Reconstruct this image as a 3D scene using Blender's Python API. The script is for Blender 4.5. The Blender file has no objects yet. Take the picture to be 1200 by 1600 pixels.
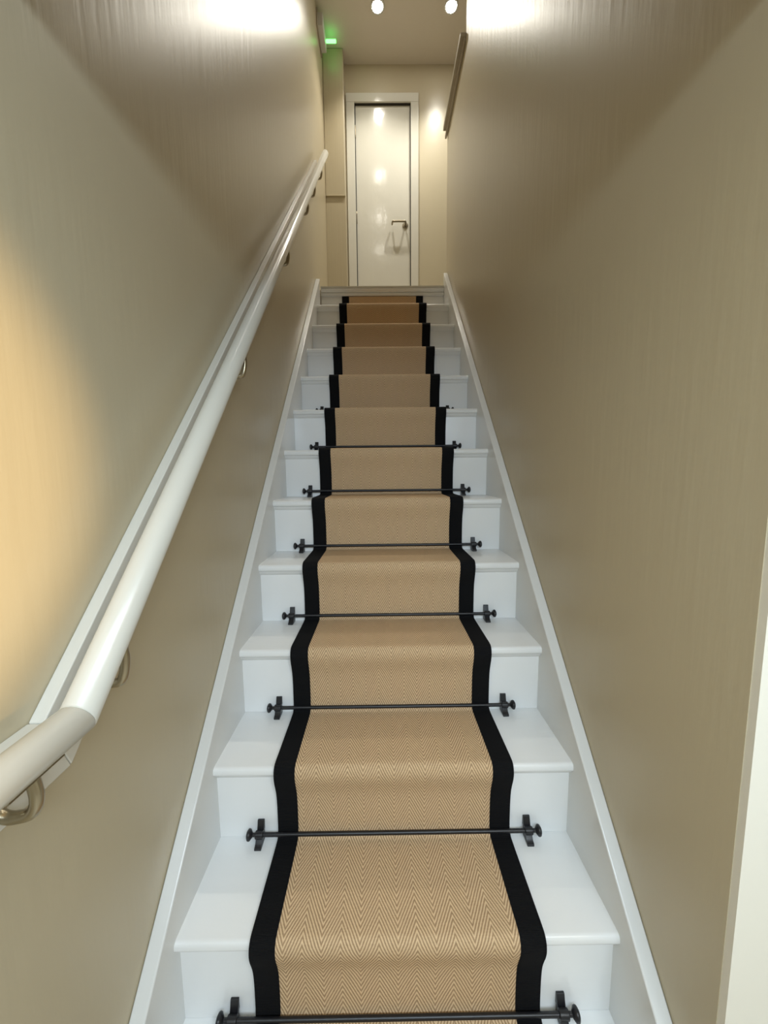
import bpy, bmesh, math
from mathutils import Vector, Matrix
from math import sin, cos, pi, atan2, tan

scene = bpy.context.scene
COL = scene.collection

# ------------------------------------------------------------------ camera
PITCH, YAW, ROLL, FPX = 0.110405, 0.006759, -0.009593, 595.65
CAM_X = -0.0242
fw = Vector((sin(YAW)*cos(PITCH), cos(YAW)*cos(PITCH), -sin(PITCH)))
rt = Vector((cos(YAW), -sin(YAW), 0.0))
up = rt.cross(fw)
RR = rt*cos(ROLL) + up*sin(ROLL)
UU = up*cos(ROLL) - rt*sin(ROLL)
cd = bpy.data.cameras.new('camera')
cam = bpy.data.objects.new('camera', cd)
COL.objects.link(cam)
m = Matrix((RR, UU, -fw)).transposed().to_4x4()
m.translation = Vector((CAM_X, 0, 0))
cam.matrix_world = m
cd.sensor_fit = 'VERTICAL'
cd.sensor_height = 36.0
cd.sensor_width = 27.0
cd.lens = FPX/1600*36.0
cd.clip_start = 0.02
scene.camera = cam

# ------------------------------------------------------------------ world, lights, exposure
vs = scene.view_settings
vs.view_transform = 'Standard'
vs.look = 'None'
vs.gamma = 1.0
vs.use_curve_mapping = False
vs.exposure = 0.45
w = bpy.data.worlds.new('world')
scene.world = w
w.use_nodes = True
w.node_tree.nodes['Background'].inputs[0].default_value = (0.9, 0.93, 1.0, 1)
w.node_tree.nodes['Background'].inputs[1].default_value = 0.05

def aim(o, target):
    d = Vector(target) - o.location
    o.rotation_euler = d.to_track_quat('-Z', 'Y').to_euler()

def area(name, loc, target, sx, sy, power, color):
    l = bpy.data.lights.new(name, 'AREA')
    l.shape = 'RECTANGLE'; l.size = sx; l.size_y = sy
    l.energy = power; l.color = color
    o = bpy.data.objects.new(name, l); COL.objects.link(o)
    o.location = loc; aim(o, target)
    return o

def spot(name, loc, target, power, color, deg, blend, radius):
    l = bpy.data.lights.new(name, 'SPOT')
    l.energy = power; l.color = color
    l.spot_size = math.radians(deg); l.spot_blend = blend
    l.shadow_soft_size = radius
    o = bpy.data.objects.new(name, l); COL.objects.link(o)
    o.location = loc; aim(o, target)
    return o

# daylight from the hall windows behind the camera
area('hall_window_light', (0.2, -0.70, 0.52), (0.03, 0.55, -1.1), 1.2, 0.5, 27.0, (0.69, 0.85, 1.0))
# warm lamp in the hall, to the right behind the camera
spot('hall_table_lamp', (1.20, -0.50, -0.10), (-0.48, 0.22, 0.01), 120.0, (1.0, 0.70, 0.32), 23.5, 0.6, 0.03)
area('hall_ceiling_light', (0.9, -0.8, 0.57), (0.9, -0.8, -1.0), 0.5, 0.5, 5.0, (1.0, 0.90, 0.74))
DL_POWER = 26.0
DL_COLOR = (1.0, 0.955, 0.84)
DL_EMIT = 60.0

# ------------------------------------------------------------------ stair measures
HW = 0.45                    # half width between the strings
WX = 0.48                    # half width between the walls
Y0, Z0 = 0.66727, -0.94285   # nosing 0
G, H, O = 0.206695, 0.206349, 0.02
NL = 11                      # landing nosing
YL, ZL = Y0+NL*G, Z0+NL*H
FLOOR = Z0-2*H
CEIL = 3.5
YB = 3.72                    # back wall
TH = atan2(H, G)

# ------------------------------------------------------------------ materials
def new_mat(name):
    mt = bpy.data.materials.new(name); mt.use_nodes = True
    nt = mt.node_tree
    b = nt.nodes['Principled BSDF']
    return mt, nt, b

def paint(name, col, rough, bump=0.02, streak=(30, 30, 30), mottle=0.03, spec=0.5, coat=0.0):
    mt, nt, b = new_mat(name)
    b.inputs['Roughness'].default_value = rough
    b.inputs['Specular IOR Level'].default_value = spec
    b.inputs['Coat Weight'].default_value = coat
    b.inputs['Coat Roughness'].default_value = 0.08
    tc = nt.nodes.new('ShaderNodeTexCoord')
    mp = nt.nodes.new('ShaderNodeMapping'); mp.inputs['Scale'].default_value = streak
    nz = nt.nodes.new('ShaderNodeTexNoise'); nz.inputs['Scale'].default_value = 1.0
    nz.inputs['Detail'].default_value = 4.0
    nt.links.new(tc.outputs['Object'], mp.inputs[0]); nt.links.new(mp.outputs[0], nz.inputs['Vector'])
    n2 = nt.nodes.new('ShaderNodeTexNoise'); n2.inputs['Scale'].default_value = 3.0; n2.inputs['Detail'].default_value = 5.0
    nt.links.new(tc.outputs['Object'], n2.inputs['Vector'])
    mx = nt.nodes.new('ShaderNodeMix'); mx.data_type = 'RGBA'
    mx.inputs[6].default_value = tuple(c*(1-mottle) for c in col)+(1,)
    mx.inputs[7].default_value = tuple(min(1, c*(1+mottle)) for c in col)+(1,)
    nt.links.new(n2.outputs['Fac'], mx.inputs[0]); nt.links.new(mx.outputs[2], b.inputs['Base Color'])
    bp = nt.nodes.new('ShaderNodeBump'); bp.inputs['Strength'].default_value = 1.0
    bp.inputs['Distance'].default_value = bump
    nt.links.new(nz.outputs['Fac'], bp.inputs['Height']); nt.links.new(bp.outputs[0], b.inputs['Normal'])
    return mt

WALLC = (0.535, 0.462, 0.318)
M_WALL = paint('satin_putty_wall_paint', WALLC, 0.34, 0.0009, (80, 40, 4), 0.03, 0.55)
M_BACK = paint('cream_landing_paint', (0.60, 0.53, 0.38), 0.30, 0.0005, (25, 25, 12), 0.02, 0.5)
M_CREAM = paint('cream_hall_paint', (0.80, 0.76, 0.66), 0.45, 0.0004, (40, 40, 40), 0.02, 0.4)
M_CEIL = paint('ceiling_paint', (0.76, 0.70, 0.62), 0.6, 0.0006, (60, 60, 60), 0.03, 0.3)
M_WHITE = paint('white_gloss_paint', (0.85, 0.85, 0.835), 0.22, 0.0004, (9, 40, 40), 0.015, 0.5)
M_STRING = paint('white_satin_paint', (0.74, 0.745, 0.73), 0.20, 0.0006, (30, 8, 8), 0.02, 0.5)
M_DOOR = paint('white_door_gloss', (0.76, 0.74, 0.66), 0.13, 0.0009, (22, 22, 14), 0.015, 0.5)
M_RAIL = paint('white_rail_gloss', (0.68, 0.66, 0.59), 0.25, 0.0005, (60, 8, 8), 0.02, 0.5)
M_CAP = paint('taupe_cap_paint', (0.45, 0.40, 0.31), 0.4, 0.0004, (40, 5, 40), 0.03, 0.4)
M_FLOOR = paint('pale_hall_floor', (0.62, 0.57, 0.48), 0.4, 0.0004, (5, 40, 40), 0.1, 0.4)
M_PLASTIC = paint('white_plastic', (0.7, 0.7, 0.67), 0.4, 0.0002, (40, 40, 40), 0.01, 0.5)
M_DARK = paint('dark_gap', (0.05, 0.045, 0.035), 0.7, 0.0002)
M_BLACK = paint('matt_black_metal', (0.010, 0.010, 0.012), 0.38, 0.0003, (90, 90, 90), 0.2, 0.5)
def metal(name, col, rough):
    mt = paint(name, col, rough, 0.0003, (60, 60, 60), 0.12, 0.5)
    mt.node_tree.nodes['Principled BSDF'].inputs['Metallic'].default_value = 1.0
    return mt
M_NICKEL = metal('aged_nickel', (0.42, 0.37, 0.27), 0.28)
M_ALU = metal('polished_edge_metal', (0.85, 0.82, 0.72), 0.18)
M_STEEL = metal('dull_steel', (0.30, 0.26, 0.19), 0.35)

def emit(name, col, s):
    mt, nt, b = new_mat(name)
    b.inputs['Base Color'].default_value = (0.8, 0.8, 0.8, 1)
    b.inputs['Emission Color'].default_value = col+(1,)
    b.inputs['Emission Strength'].default_value = s
    n = nt.nodes.new('ShaderNodeTexNoise'); n.inputs['Scale'].default_value = 40
    nt.links.new(n.outputs['Fac'], b.inputs['Roughness'])
    return mt
M_LAMP = emit('downlight_lens', (1.0, 0.96, 0.86), DL_EMIT)
M_GREEN = emit('green_lens', (0.12, 1.0, 0.16), 2.6)

def math_node(nt, op, a, b=None):
    n = nt.nodes.new('ShaderNodeMath'); n.operation = op
    for i, v in enumerate((a, b)):
        if v is None: continue
        if isinstance(v, (int, float)): n.inputs[i].default_value = v
        else: nt.links.new(v, n.inputs[i])
    return n.outputs[0]

def herringbone():
    mt, nt, b = new_mat('herringbone_sisal')
    b.inputs['Roughness'].default_value = 0.85
    b.inputs['Specular IOR Level'].default_value = 0.15
    uv = nt.nodes.new('ShaderNodeUVMap'); uv.uv_map = 'UVMap'
    sp = nt.nodes.new('ShaderNodeSeparateXYZ'); nt.links.new(uv.outputs[0], sp.inputs[0])
    u, v = sp.outputs[0], sp.outputs[1]
    nz = nt.nodes.new('ShaderNodeTexNoise'); nz.inputs['Scale'].default_value = 90; nz.inputs['Detail'].default_value = 3
    nt.links.new(uv.outputs[0], nz.inputs['Vector'])
    wob = math_node(nt, 'MULTIPLY', math_node(nt, 'SUBTRACT', nz.outputs['Fac'], 0.5), 0.0016)
    uu = math_node(nt, 'ADD', math_node(nt, 'ADD', u, wob), 0.5)
    tri = math_node(nt, 'PINGPONG', uu, 0.0385)
    ph = math_node(nt, 'ADD', math_node(nt, 'MULTIPLY', tri, 155*2*pi), math_node(nt, 'MULTIPLY', v, 80*2*pi))
    s = math_node(nt, 'MULTIPLY', math_node(nt, 'ADD', math_node(nt, 'SINE', ph), 1.0), 0.5)
    weft = math_node(nt, 'MULTIPLY', math_node(nt, 'ADD', math_node(nt, 'SINE', math_node(nt, 'MULTIPLY', v, 560*2*pi)), 1.0), 0.5)
    n2 = nt.nodes.new('ShaderNodeTexNoise'); n2.inputs['Scale'].default_value = 260; n2.inputs['Detail'].default_value = 2
    mp = nt.nodes.new('ShaderNodeMapping'); mp.inputs['Scale'].default_value = (0.25, 1.6, 1)
    nt.links.new(uv.outputs[0], mp.inputs[0]); nt.links.new(mp.outputs[0], n2.inputs['Vector'])
    f = math_node(nt, 'ADD', math_node(nt, 'MULTIPLY', s, 0.66), math_node(nt, 'MULTIPLY', weft, 0.08))
    f = math_node(nt, 'ADD', f, math_node(nt, 'MULTIPLY', n2.outputs['Fac'], 0.34))
    cr = nt.nodes.new('ShaderNodeValToRGB')
    cr.color_ramp.elements[0].position = 0.15; cr.color_ramp.elements[0].color = (0.32, 0.20, 0.108, 1)
    cr.color_ramp.elements[1].position = 0.85; cr.color_ramp.elements[1].color = (0.76, 0.55, 0.335, 1)
    nt.links.new(f, cr.inputs[0]); nt.links.new(cr.outputs[0], b.inputs['Base Color'])
    bp = nt.nodes.new('ShaderNodeBump'); bp.inputs['Strength'].default_value = 0.8; bp.inputs['Distance'].default_value = 0.0012
    nt.links.new(f, bp.inputs['Height']); nt.links.new(bp.outputs[0], b.inputs['Normal'])
    return mt
M_SISAL = herringbone()

def tape():
    mt, nt, b = new_mat('black_cotton_tape')
    b.inputs['Roughness'].default_value = 0.9
    b.inputs['Specular IOR Level'].default_value = 0.12
    uv = nt.nodes.new('ShaderNodeUVMap'); uv.uv_map = 'UVMap'
    sp = nt.nodes.new('ShaderNodeSeparateXYZ'); nt.links.new(uv.outputs[0], sp.inputs[0])
    rib = math_node(nt, 'SINE', math_node(nt, 'MULTIPLY', sp.outputs[1], 420*2*pi))
    nz = nt.nodes.new('ShaderNodeTexNoise'); nz.inputs['Scale'].default_value = 300
    nt.links.new(uv.outputs[0], nz.inputs['Vector'])
    cr = nt.nodes.new('ShaderNodeValToRGB')
    cr.color_ramp.elements[0].color = (0.0035, 0.0035, 0.004, 1)
    cr.color_ramp.elements[1].color = (0.011, 0.011, 0.012, 1)
    nt.links.new(nz.outputs['Fac'], cr.inputs[0]); nt.links.new(cr.outputs[0], b.inputs['Base Color'])
    bp = nt.nodes.new('ShaderNodeBump'); bp.inputs['Distance'].default_value = 0.0003
    nt.links.new(rib, bp.inputs['Height']); nt.links.new(bp.outputs[0], b.inputs['Normal'])
    return mt
M_TAPE = tape()

# ------------------------------------------------------------------ mesh helpers
def link(name, bm, mat, parent=None, kind=None, smooth=None, bevel=0.0, bseg=2):
    me = bpy.data.meshes.new(name)
    bmesh.ops.recalc_face_normals(bm, faces=bm.faces)
    bm.to_mesh(me); bm.free()
    me.materials.append(mat)
    o = bpy.data.objects.new(name, me); COL.objects.link(o)
    if smooth:
        for p in me.polygons: p.use_smooth = True
        me.set_sharp_from_angle(angle=math.radians(smooth))
    if bevel:
        md = o.modifiers.new('bevel', 'BEVEL'); md.width = bevel; md.segments = bseg
        md.limit_method = 'ANGLE'; md.angle_limit = math.radians(35)
        for p in me.polygons: p.use_smooth = True
        wn = o.modifiers.new('wn', 'WEIGHTED_NORMAL'); wn.keep_sharp = True
    if parent: o.parent = parent
    if kind: o['kind'] = kind
    return o

def empty(name, loc=(0, 0, 0), label=None, cat=None, group=None, kind=None):
    # parts are modelled in world coordinates; anchor() moves the empty under them
    o = bpy.data.objects.new(name, None); COL.objects.link(o)
    o.empty_display_size = 0.05
    o['_loc'] = list(loc)
    if label: o['label'] = label
    if cat: o['category'] = cat
    if group: o['group'] = group
    if kind: o['kind'] = kind
    return o

def anchor(root):
    """put the empty at the thing's base, keeping the parts where they stand"""
    loc = Vector(root['_loc']); del root['_loc']
    root.location = loc
    for c in root.children:
        c.location = c.location - loc

def box(bm, x0, x1, y0, y1, z0, z1):
    v = [bm.verts.new(p) for p in ((x0,y0,z0),(x1,y0,z0),(x1,y1,z0),(x0,y1,z0),(x0,y0,z1),(x1,y0,z1),(x1,y1,z1),(x0,y1,z1))]
    for f in ((0,3,2,1),(4,5,6,7),(0,1,5,4),(1,2,6,5),(2,3,7,6),(3,0,4,7)):
        bm.faces.new([v[i] for i in f])
    return bm

def bxm(*a):
    return box(bmesh.new(), *a)

def prism(bm, prof, x0, x1):
    """profile in (y, z), extruded along x"""
    a = [bm.verts.new((x0, y, z)) for y, z in prof]
    b = [bm.verts.new((x1, y, z)) for y, z in prof]
    n = len(prof)
    bm.faces.new(a); bm.faces.new(b[::-1])
    for i in range(n):
        j = (i+1) % n
        bm.faces.new((a[i], b[i], b[j], a[j]))
    return bm

def sweep(bm, pts, rad, seg=16, caps=True, rads=None, squash=None):
    """tube along a polyline with mitred rings"""
    pts = [Vector(p) for p in pts]
    n = len(pts)
    rings = []
    t0 = (pts[1]-pts[0]).normalized()
    ref = Vector((1, 0, 0)) if abs(t0.x) < 0.9 else Vector((0, 0, 1))
    a = (ref - t0*ref.dot(t0)).normalized()
    for i in range(n):
        tin = (pts[i]-pts[i-1]).normalized() if i else (pts[1]-pts[0]).normalized()
        tout = (pts[i+1]-pts[i]).normalized() if i < n-1 else tin
        t = (tin+tout).normalized()
        a = (a - tin*a.dot(tin)).normalized()
        b = tin.cross(a)
        r = rads[i] if rads else rad
        ring = []
        for k in range(seg):
            an = 2*pi*k/seg
            off = a*cos(an)*r + b*sin(an)*r*(squash or 1)
            d = -off.dot(t)/max(0.2, tin.dot(t))
            ring.append(bm.verts.new(pts[i]+off+tin*d))
        rings.append(ring)
    for i in range(n-1):
        for k in range(seg):
            l = (k+1) % seg
            bm.faces.new((rings[i][k], rings[i][l], rings[i+1][l], rings[i+1][k]))
    if caps:
        bm.faces.new(rings[0][::-1]); bm.faces.new(rings[-1])
    return bm

def lathe(bm, prof, origin, axis, seg=24):
    """prof: (distance along the axis, radius)"""
    ax = Vector(axis).normalized()
    ref = Vector((0, 0, 1)) if abs(ax.z) < 0.9 else Vector((1, 0, 0))
    a = (ref-ax*ref.dot(ax)).normalized(); b = ax.cross(a)
    o = Vector(origin); rings = []
    for d, r in prof:
        if r < 1e-6:
            rings.append([bm.verts.new(o+ax*d)])
        else:
            rings.append([bm.verts.new(o+ax*d+a*cos(2*pi*k/seg)*r+b*sin(2*pi*k/seg)*r) for k in range(seg)])
    for i in range(len(rings)-1):
        r0, r1 = rings[i], rings[i+1]
        for k in range(seg):
            l = (k+1) % seg
            if len(r0) == 1 and len(r1) == 1: continue
            if len(r0) == 1: bm.faces.new((r0[0], r1[l], r1[k]))
            elif len(r1) == 1: bm.faces.new((r0[k], r0[l], r1[0]))
            else: bm.faces.new((r0[k], r0[l], r1[l], r1[k]))
    for r, flip in ((rings[0], True), (rings[-1], False)):
        if len(r) > 1: bm.faces.new(r[::-1] if flip else r)
    return bm

def catmull(pts, sub=5):
    P = [pts[0]]+list(pts)+[pts[-1]]
    out = []
    for i in range(1, len(P)-2):
        p0, p1, p2, p3 = [Vector(p) for p in P[i-1:i+3]]
        for k in range(sub):
            t = k/sub
            out.append(0.5*((2*p1)+(p2-p0)*t+(2*p0-5*p1+4*p2-p3)*t*t+(3*p1-p0-3*p2+p3)*t**3))
    out.append(Vector(P[-2]))
    return out

# ------------------------------------------------------------------ room shell
S = 'structure'
link('floor', bxm(-0.6, 2.3, -2.1, Y0-G+0.3, FLOOR-0.1, FLOOR), M_FLOOR, kind=S)
link('wall_left', bxm(-0.6, -WX, -2.1, YB+0.12, FLOOR-0.1, CEIL+0.1), M_WALL, kind=S)
CAPZ, CAPY0, CAPY1 = 2.415, 2.42, 3.03
bm = prism(bmesh.new(), [(0.49, FLOOR-0.1), (CAPY1, FLOOR-0.1), (CAPY1, CAPZ), (CAPY0, CAPZ), (CAPY0, CEIL+0.1), (0.49, CEIL+0.1)], WX, 0.60)
link('wall_right', bm, M_WALL, kind=S)
link('wall_front', bxm(0.481, 2.2, 0.478, 0.49, FLOOR-0.1, 1.05), M_CREAM, kind=S)
link('wall_front_core', bxm(0.60, 2.2, 0.49, 0.61, FLOOR-0.1, 1.05), M_CREAM, kind=S).name = 'wall_front.001'
link('wall_hall_back', bxm(-0.6, 2.3, -2.2, -2.1, FLOOR-0.1, 1.15), M_CREAM, kind=S).name = 'wall_rear'
link('wall_hall_right', bxm(2.2, 2.3, -2.1, 0.61, FLOOR-0.1, 1.15), M_CREAM, kind=S).name = 'wall_far_right'
link('ceiling_hall', bxm(-0.48, 2.2, -2.1, 0.37, 0.60, 1.15), M_CREAM, kind=S).name = 'ceiling.001'
link('wall_header', bxm(-0.48, 0.48, 0.37, 0.478, 0.60, CEIL), M_WALL, kind=S)
link('wall_upper_front', bxm(0.60, 1.92, 0.49, 0.61, 1.05, CEIL), M_WALL, kind=S)
link('wall_upper_right', bxm(1.80, 1.92, 0.61, YB+0.12, 1.10, CEIL), M_BACK, kind=S)
link('ceiling', bxm(-0.48, 1.80, 0.37, YB+0.12, CEIL, CEIL+0.1), M_CEIL, kind=S)
link('floor_upper', bxm(0.60, 1.80, 0.61, CAPY1, ZL-0.2, ZL), M_FLOOR, kind=S).name = 'floor.001'
link('floor_landing', bxm(-WX, 1.80, YL+O+0.03, YB, ZL-0.2, ZL), M_FLOOR, kind=S).name = 'floor.002'

# back wall with the door opening
DX0, DX1, DZ = -0.222, 0.266, 3.192
bm = bmesh.new()
box(bm, -WX, DX0-0.012, YB, YB+0.12, ZL-0.2, CEIL)
box(bm, DX1+0.012, 1.80, YB, YB+0.12, ZL-0.2, CEIL)
box(bm, DX0-0.012, DX1+0.012, YB, YB+0.12, DZ+0.012, CEIL)
link('wall_back', bm, M_BACK, kind=S)

# boxed-in corner beside the door: cover panel above, recess below
link('wall_boxing', bxm(-WX, -0.306, 3.596, YB, ZL, 2.362), M_WALL, kind=S, bevel=0.003)
bx = empty('boxing_cover', (-0.39, 3.60, 2.362), 'putty painted boxed-in service cover high in corner left of the white door', 'service box')
link('cover_panel', bxm(-WX+0.001, -0.307, 3.588, YB, 2.364, CEIL-0.002), M_WALL, bx, bevel=0.006, bseg=3)
link('edge_lip', bxm(-WX+0.004, -0.309, 3.583, 3.60, 2.360, 2.368), M_WALL, bx, bevel=0.002)
anchor(bx)

# half wall cap on the right of the landing
cap = empty('half_wall_cap', (0.53, CAPY1, CAPZ), 'taupe painted moulded capping on top of half wall right of the landing', 'capping')
link('cap_board', bxm(0.447, 0.63, CAPY0+0.002, CAPY1-0.005, CAPZ+0.001, CAPZ+0.026), M_CAP, cap, bevel=0.004)
link('cap_moulding', prism(bmesh.new(), [(CAPY0+0.002, CAPZ-0.022), (CAPY1+0.03, CAPZ-0.022), (CAPY1+0.03, CAPZ), (CAPY0+0.002, CAPZ)], 0.466, WX-0.0005), M_CAP, cap, bevel=0.003)
anchor(cap)

# ------------------------------------------------------------------ door
door = empty('door_1', (0, YB, ZL), kind=S)
YD = YB+0.012
link('door_leaf', bxm(DX0+0.003, DX1-0.003, YD, YD+0.035, ZL+0.004, DZ-0.004), M_DOOR, door, bevel=0.0015)
bm = bmesh.new()   # lining behind the leaf
box(bm, DX0-0.012, DX0, YB+0.001, YB+0.10, ZL, DZ)
box(bm, DX1, DX1+0.012, YB+0.001, YB+0.10, ZL, DZ)
box(bm, DX0-0.012, DX1+0.012, YB+0.001, YB+0.10, DZ, DZ+0.012)
link('door_lining', bm, M_DARK, door)
def arch(x0, x1, z0, z1):
    return bxm(x0, x1, YB-0.018, YB-0.0005, z0, z1)
AX0, AX1, AZ = -0.298, 0.337, 3.266
for nm, a in (('architrave', (AX0, DX0-0.003, ZL, DZ+0.003)), ('architrave', (DX1+0.003, AX1, ZL, DZ+0.003)), ('architrave', (AX0, AX1, DZ+0.003, AZ))):
    link(nm, arch(*a), M_DOOR, door, bevel=0.004, bseg=3)
for zc in (2.975, 2.27, 1.56):
    bm = lathe(bmesh.new(), [(-0.052, 0.004), (-0.048, 0.006), (-0.017, 0.006), (-0.016, 0.005), (-0.015, 0.006), (0.015, 0.006), (0.016, 0.005), (0.017, 0.006), (0.048, 0.006), (0.052, 0.004)], (DX0+0.001, YD-0.006, zc), (0, 0, 1), 12)
    link('hinge', bm, M_STEEL, door, smooth=40)
hx, hz = 0.219, 2.205
hd = link('door_handle', lathe(bmesh.new(), [(0, 0.026), (0.004, 0.026), (0.008, 0.022), (0.009, 0.010), (0.016, 0.009)], (hx, YD, hz), (0, -1, 0), 24), M_STEEL, door, smooth=40)
pth = catmull([(hx, YD-0.012, hz), (hx, YD-0.048, hz), (hx-0.006, YD-0.058, hz), (hx-0.018, YD-0.062, hz), (hx-0.095, YD-0.062, hz), (hx-0.110, YD-0.060, hz), (hx-0.118, YD-0.050, hz), (hx-0.119, YD-0.020, hz)], 5)
lv = link('lever', sweep(bmesh.new(), pth, 0.0085, 14), M_STEEL, hd, smooth=50)
link('latch_plate', bxm(DX1-0.004, DX1+0.006, YD-0.006, YD+0.01, 2.17, 2.225), M_DARK, door, bevel=0.002)
anchor(door)

# ------------------------------------------------------------------ staircase
st = empty('staircase', (0, Y0-G, FLOOR), 'white painted wooden staircase climbing between the two putty walls', 'staircase')
TT = 0.024
def tread_prof(yf, yb, zt, t=TT):
    r = 0.010; p = [(yb, zt), (yf+r, zt)]
    for i in range(1, 6): p.append((yf+r-r*sin(i*pi/12), zt-r+r*cos(i*pi/12)))
    for i in range(0, 6): p.append((yf+r-r*cos(i*pi/12), zt-t+r-r*sin(i*pi/12)))
    p += [(yf+r, zt-t), (yb, zt-t)]
    return p
for n in range(-1, NL+1):
    yn, zn = Y0+n*G, Z0+n*H
    yb = yn+G+O+0.012 if n < NL else YL+O+0.03
    link('tread', prism(bmesh.new(), tread_prof(yn, yb, zn), -HW, HW), M_WHITE, st, smooth=35)
    link('riser', bxm(-HW, HW, yn+O, yn+O+0.012, zn-H+(0.0005), zn-TT), M_WHITE, st)
    # small cove under the nosing
    c = [(yn+O, zn-TT), (yn+O-0.013, zn-TT), (yn+O-0.010, zn-TT-0.006), (yn+O-0.004, zn-TT-0.012), (yn+O, zn-TT-0.015)]
    link('cove_moulding', prism(bmesh.new(), c, -HW, HW), M_WHITE, st, smooth=60)
# deeper fascia under the landing nosing
link('landing_fascia', bxm(-HW, HW, YL+0.006, YL+O, ZL-0.060, ZL-TT-0.0155), M_STRING, st, bevel=0.003)
# metal trim on the landing edge
link('nosing_strip', prism(bmesh.new(), [(YL-0.004, ZL-0.008), (YL-0.004, ZL+0.002), (YL+0.03, ZL+0.002), (YL+0.03, ZL+0.0005), (YL-0.001, ZL+0.0005), (YL-0.001, ZL-0.008)], -HW, HW), M_RAIL, st)

SN = -1.086   # height of the string top above the camera line, square to the slope
def line_z(nv, y): return (nv + y*sin(TH))/cos(TH)
def string(x0, x1, yend):
    yt = Y0-1.9*G
    prof = [(yt, FLOOR+0.0005), (yt, line_z(SN, yt)), (yend, line_z(SN, yend)), (yend, line_z(SN, yend)-0.55), (yt+0.45, FLOOR+0.0005)]
    return prism(bmesh.new(), prof, x0, x1)
link('string', string(-WX+0.0005, -HW, 2.905), M_STRING, st, bevel=0.0035, bseg=3)
link('string', string(HW, WX-0.0005, 2.972), M_STRING, st, bevel=0.0035, bseg=3)
anchor(st)

# ------------------------------------------------------------------ stair runner
def runner_path():
    pts = [(Y0-G-0.30, FLOOR+0.0085), (Y0-G-0.12, FLOOR+0.0085)]
    for n in range(-1, NL+1):
        yn, zn = Y0+n*G, Z0+n*H
        if n == NL:
            loc = [(O-0.035, -H+.0085), (O-.016, -H+.013), (O-.0095, -H+.028), (O-.009, -H+.09), (O-.009, -.064)]
        else:
            loc = [(O-.035, -H+.0085), (O-.018, -H+.012), (O-.010, -H+.028), (O-.009, -H+.075), (O-.0100, -.100), (.0070, -.076),
                   (.0010, -.055), (-.0050, -.038), (-.0085, -.024), (-.0092, -.013), (-.0065, -.002), (.001, .0062), (.014, .0085), (.05, .0085), (.12, .0085)]
        pts += [(yn+a, zn+b) for a, b in loc]
    return [(p.x, p.y) for p in catmull([(a, b, 0) for a, b in pts], 4)]
RP = runner_path()
def runner_band(name, x0, x1, top, th, mat, parent, nx=1, wav=0.0):
    pts = [Vector(p) for p in RP]
    nrm = []
    for i in range(len(pts)):
        t = (pts[min(i+1, len(pts)-1)]-pts[max(i-1, 0)]).normalized()
        nrm.append(Vector((-t.y, t.x)))
    if nrm[0].y < 0: nrm = [-q for q in nrm]
    arc = [0]
    for i in range(1, len(pts)): arc.append(arc[-1]+(pts[i]-pts[i-1]).length)
    bm = bmesh.new(); uvl = bm.loops.layers.uv.new('UVMap')
    T, B = [], []
    for i, p in enumerate(pts):
        a = p+nrm[i]*top; b = p+nrm[i]*(top-th)
        T.append([bm.verts.new((x0+(x1-x0)*k/nx, a.x, a.y)) for k in range(nx+1)])
        B.append([bm.verts.new((x0+(x1-x0)*k/nx, b.x, b.y)) for k in range(nx+1)])
    def face(vs, uvs):
        f = bm.faces.new(vs)
        for l, q in zip(f.loops, uvs): l[uvl].uv = q
    for i in range(len(pts)-1):
        for k in range(nx):
            ua, ub = x0+(x1-x0)*k/nx, x0+(x1-x0)*(k+1)/nx
            q = [(ua, arc[i]), (ub, arc[i]), (ub, arc[i+1]), (ua, arc[i+1])]
            face((T[i][k], T[i][k+1], T[i+1][k+1], T[i+1][k]), q)
            face((B[i][k], B[i+1][k], B[i+1][k+1], B[i][k+1]), [q[0], q[3], q[2], q[1]])
        for e in (0, nx):
            ue = x0 if e == 0 else x1
            face((T[i][e], T[i+1][e], B[i+1][e], B[i][e]), [(ue, arc[i]), (ue, arc[i+1]), (ue, arc[i+1]), (ue, arc[i])])
    for i in (0, len(pts)-1):
        for k in range(nx):
            face((T[i][k], B[i][k], B[i][k+1], T[i][k+1]), [(x0, arc[i])]*4)
    return link(name, bm, mat, parent, smooth=55)
rn = empty('stair_runner', (0, Y0-G-0.3, FLOOR), 'tan herringbone sisal stair runner with black taped edges running up the white stairs', 'stair runner')
runner_band('woven_panel', -0.2455, 0.2455, 0.0, 0.0065, M_SISAL, rn)
runner_band('border_tape', -0.297, -0.2452, 0.0012, 0.0075, M_TAPE, rn)
runner_band('border_tape', 0.2452, 0.297, 0.0012, 0.0075, M_TAPE, rn)
anchor(rn)

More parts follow.
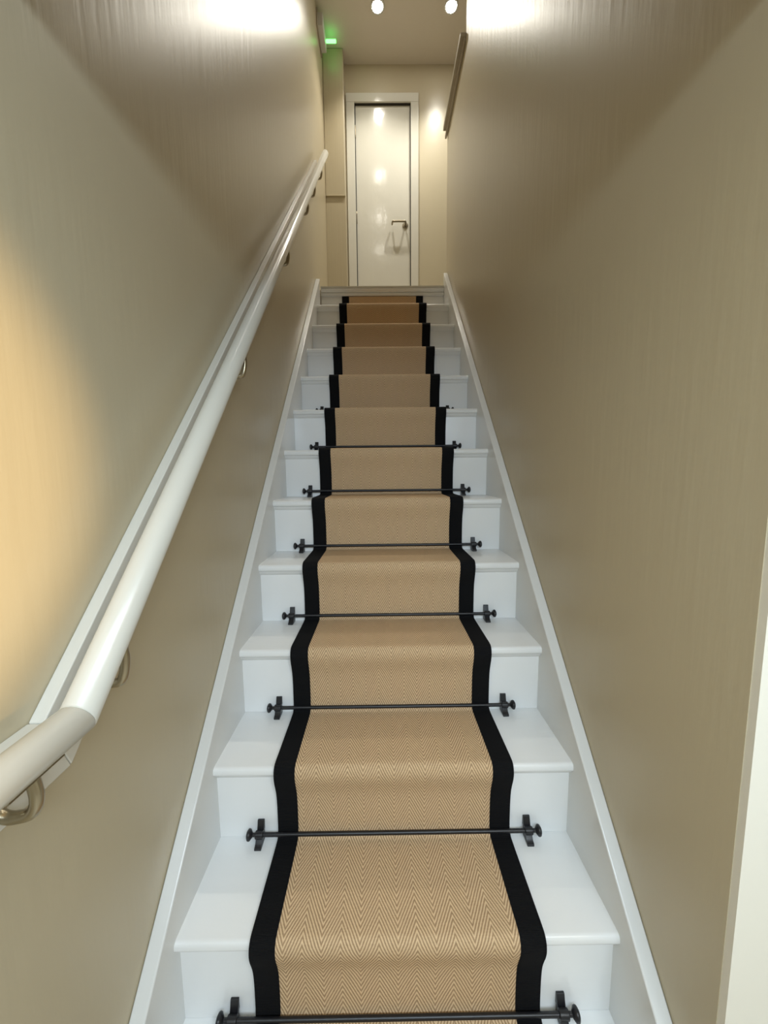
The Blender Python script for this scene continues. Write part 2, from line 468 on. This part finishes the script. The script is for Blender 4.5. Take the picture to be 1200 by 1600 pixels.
# ------------------------------------------------------------------ stair rods
ORD = ['lowest', 'second', 'third', 'fourth', 'fifth', 'sixth', 'seventh', 'eighth']
EXTRA = ['at the photo bottom edge', 'widest fully in view', 'crossing the lit tan runner', 'on a brightly lit step',
         'where runner turns darker', 'at a shaded riser foot', 'just above a shaded nosing', 'only bracket tips showing']
def make_rod(n):
    yr, zt = Y0+n*G+O, Z0+(n-1)*H
    ry, rz = yr-0.0210, zt+0.026
    o = empty('stair_rod', (0, ry, zt), f'black stair rod with round knobs, {ORD[n]} from bottom, {EXTRA[n]}', 'stair rod', 'black stair rods across the runner')
    link('rod', lathe(bmesh.new(), [(-0.352, 0.0052), (0.352, 0.0052)], (0, ry, rz), (1, 0, 0), 16), M_BLACK, o, smooth=40)
    for s in (-1, 1):
        bc = s*0.342
        bm = bmesh.new()
        hw0 = 0.0085
        # upper leg on the riser
        prism(bm, [(yr-0.0004, rz), (yr-0.0004, rz+0.025), (yr-0.005, rz+0.025), (yr-0.009, rz+0.012), (yr-0.014, rz)], bc-hw0, bc+hw0)
        # lower leg running forward on the tread
        prism(bm, [(yr-0.004, zt+0.0004), (yr-0.040, zt+0.0004), (yr-0.040, zt+0.006), (yr-0.030, zt+0.010), (yr-0.022, rz-0.004), (yr-0.004, rz)], bc-hw0, bc+hw0)
        lathe(bm, [(-0.0105, 0.0075), (-0.009, 0.0095), (0.009, 0.0095), (0.0105, 0.0075)], (bc, ry, rz), (1, 0, 0), 16)
        link('bracket', bm, M_BLACK, o, bevel=0.0009)
        link('finial', lathe(bmesh.new(), [(0.0, 0.005), (0.006, 0.0048), (0.009, 0.0045), (0.012, 0.0085), (0.015, 0.0125), (0.018, 0.0135), (0.021, 0.0125), (0.0235, 0.008), (0.0245, 0.0)], (s*0.350, ry, rz), (s, 0, 0), 20), M_BLACK, o, smooth=50)
    anchor(o)
for n in range(8):
    make_rod(n)

# ------------------------------------------------------------------ handrail
hr = empty('handrail', (-0.44, 0.45, -0.42), 'white round wall handrail on a flat backboard, bending level at the foot, with nickel brackets', 'handrail')
RX, RRAD, RN = -0.41, 0.0222, -0.537
YBEND = 0.452
ZB = line_z(RN, YBEND)
top = (RX, 3.08, line_z(RN, 3.08))
bend = (RX, YBEND, ZB)
low = (RX, -0.35, ZB)
def rail_seg(a, b, other_a=None, other_b=None):
    """one length of rail, its end ring cut on the mitre plane where it meets the next length"""
    a, b = Vector(a), Vector(b)
    t = (b-a).normalized(); x = Vector((1, 0, 0)); y = t.cross(x)
    bm = bmesh.new(); seg = 32; rings = []
    L = (b-a).length
    st_ = [(0, a, other_a, 0.0012), (0.0015, a, other_a, 0), (L-0.0015, b, other_b, 0), (L, b, other_b, 0.0012)]
    for d, p0, oth, sh in st_:
        ring = []
        p = a+t*d
        if oth is not None:
            u = (Vector(oth)-p0).normalized()
            inward = t if (p0-a).length < 1e-6 else -t
            mn = (inward-u).normalized()
        else:
            mn = t
        for k in range(seg):
            off = (x*cos(2*pi*k/seg)+y*sin(2*pi*k/seg))*(RRAD-sh)
            sft = -off.dot(mn)/t.dot(mn)
            ring.append(bm.verts.new(p+off+t*sft))
        rings.append(ring)
    for i in range(3):
        for k in range(seg):
            l = (k+1) % seg
            bm.faces.new((rings[i][k], rings[i][l], rings[i+1][l], rings[i+1][k]))
    bm.faces.new(rings[0][::-1]); bm.faces.new(rings[-1])
    return bm
link('rail', rail_seg(bend, top, other_a=low), M_RAIL, hr, smooth=60)
link('rail', rail_seg(low, bend, other_b=top), M_RAIL, hr, smooth=60)
# backboard
BT, BB = -0.549, -0.634
def miter_y(nv, z): return (z*cos(TH)-nv)/sin(TH)
zt_, zb_ = -0.318, -0.404
BX0, BX1 = -WX+0.0004, -0.459
yt_, yb_ = miter_y(BT, zt_), miter_y(BB, zb_)
link('backboard', prism(bmesh.new(), [(yt_, zt_), (2.98, line_z(BT, 2.98)), (2.98, line_z(BB, 2.98)), (yb_, zb_)], BX0, BX1), M_RAIL, hr, bevel=0.002)
link('backboard', prism(bmesh.new(), [(-0.35, zt_), (yt_-0.0006, zt_), (yb_-0.0006, zb_), (-0.35, zb_)], BX0, BX1), M_RAIL, hr, bevel=0.002)
def rail_bracket(y, level=False):
    zc = ZB if level else line_z(RN, y)
    zs = zc-RRAD*(1.0 if level else 1.0/cos(TH))
    zw = -0.372 if level else line_z((BT+BB)/2, y)-0.01
    dz = zc - zw
    bm = bmesh.new()
    lathe(bm, [(0, 0.017), (0.003, 0.017), (0.006, 0.011), (0.010, 0.0085)], (BX1, y, zw), (1, 0, 0), 20)
    zl = min(zw-0.006, zs-0.036)
    sweep(bm, catmull([(BX1+0.004, y, zw), (BX1+0.016, y, zw-0.006), (RX-0.020, y, zl), (RX-0.003, y, zl+0.006), (RX+0.004, y, zs-0.024), (RX, y, zs+0.004)], 6), 0.0068, 14)
    link('bracket', bm, M_NICKEL, hr, smooth=50)
    # saddle plate under the rail
    t = Vector((0, 1, 0)) if level else Vector((0, cos(TH), sin(TH)))
    c = Vector((RX, y, zs-0.0012 if level else line_z(RN-RRAD-0.0014, y)))
    bm = sweep(bmesh.new(), [c-t*0.034, c+t*0.034], 0.0095, 12, squash=0.28)
    link('saddle_plate', bm, M_NICKEL, hr, smooth=50)
rail_bracket(0.385, True)
for y in (0.54, 1.12, 1.72, 2.24, 2.50, 2.82): rail_bracket(y)
anchor(hr)

# ------------------------------------------------------------------ downlights
DLS = [((-0.014, 3.30), 'round recessed ceiling downlight, left one of the lit pair, above the white door'),
       ((0.546, 3.30), 'round recessed ceiling downlight, right one of the lit pair, beside the right wall'),
       ((-0.01, 2.50), 'round recessed downlight over the stairs, mirrored as the middle glow on the white door'),
       ((-0.01, 1.72), 'round recessed downlight over the stairs, mirrored as the lowest glow on the white door'),
       ((-0.01, 0.95), 'round recessed downlight over the foot of the stairs, nearest the hall')]
for i, ((x, y), lab) in enumerate(DLS):
    o = empty('ceiling_downlight', (x, y, CEIL), lab, 'ceiling light', 'recessed ceiling downlights')
    link('trim_ring', lathe(bmesh.new(), [(0, 0.055), (0.004, 0.054), (0.006, 0.049), (0.005, 0.041), (0.001, 0.040)], (x, y, CEIL-0.0003), (0, 0, -1), 28), M_PLASTIC, o, smooth=40)
    link('lens', lathe(bmesh.new(), [(0, 0.039), (0.002, 0.039), (0.0035, 0.028), (0.004, 0.0)], (x, y, CEIL-0.0055), (0, 0, -1), 24), M_LAMP, o, smooth=60)
    anchor(o)
    spot('downlight_beam', (x, y, CEIL-0.025), (x, y, 0), DL_POWER*(1.4 if y > 3 else 0.12), DL_COLOR, 112, 0.9, 0.03)

# emergency light on the left wall near the ceiling
em = empty('emergency_light', (-WX, 3.40, 3.36), 'slim white emergency light glowing green, high on left wall beside boxed corner', 'emergency light')
link('housing', bxm(-WX+0.001, -0.432, 3.30, 3.50, 3.372, 3.462), M_PLASTIC, em, bevel=0.005, bseg=3)
link('back_plate', bxm(-WX+0.0004, -0.470, 3.28, 3.52, 3.36, 3.474), M_CAP, em, bevel=0.002)
link('green_lens', bxm(-0.4315, -0.352, 3.475, 3.495, 3.438, 3.455), M_GREEN, em, bevel=0.003)
anchor(em)
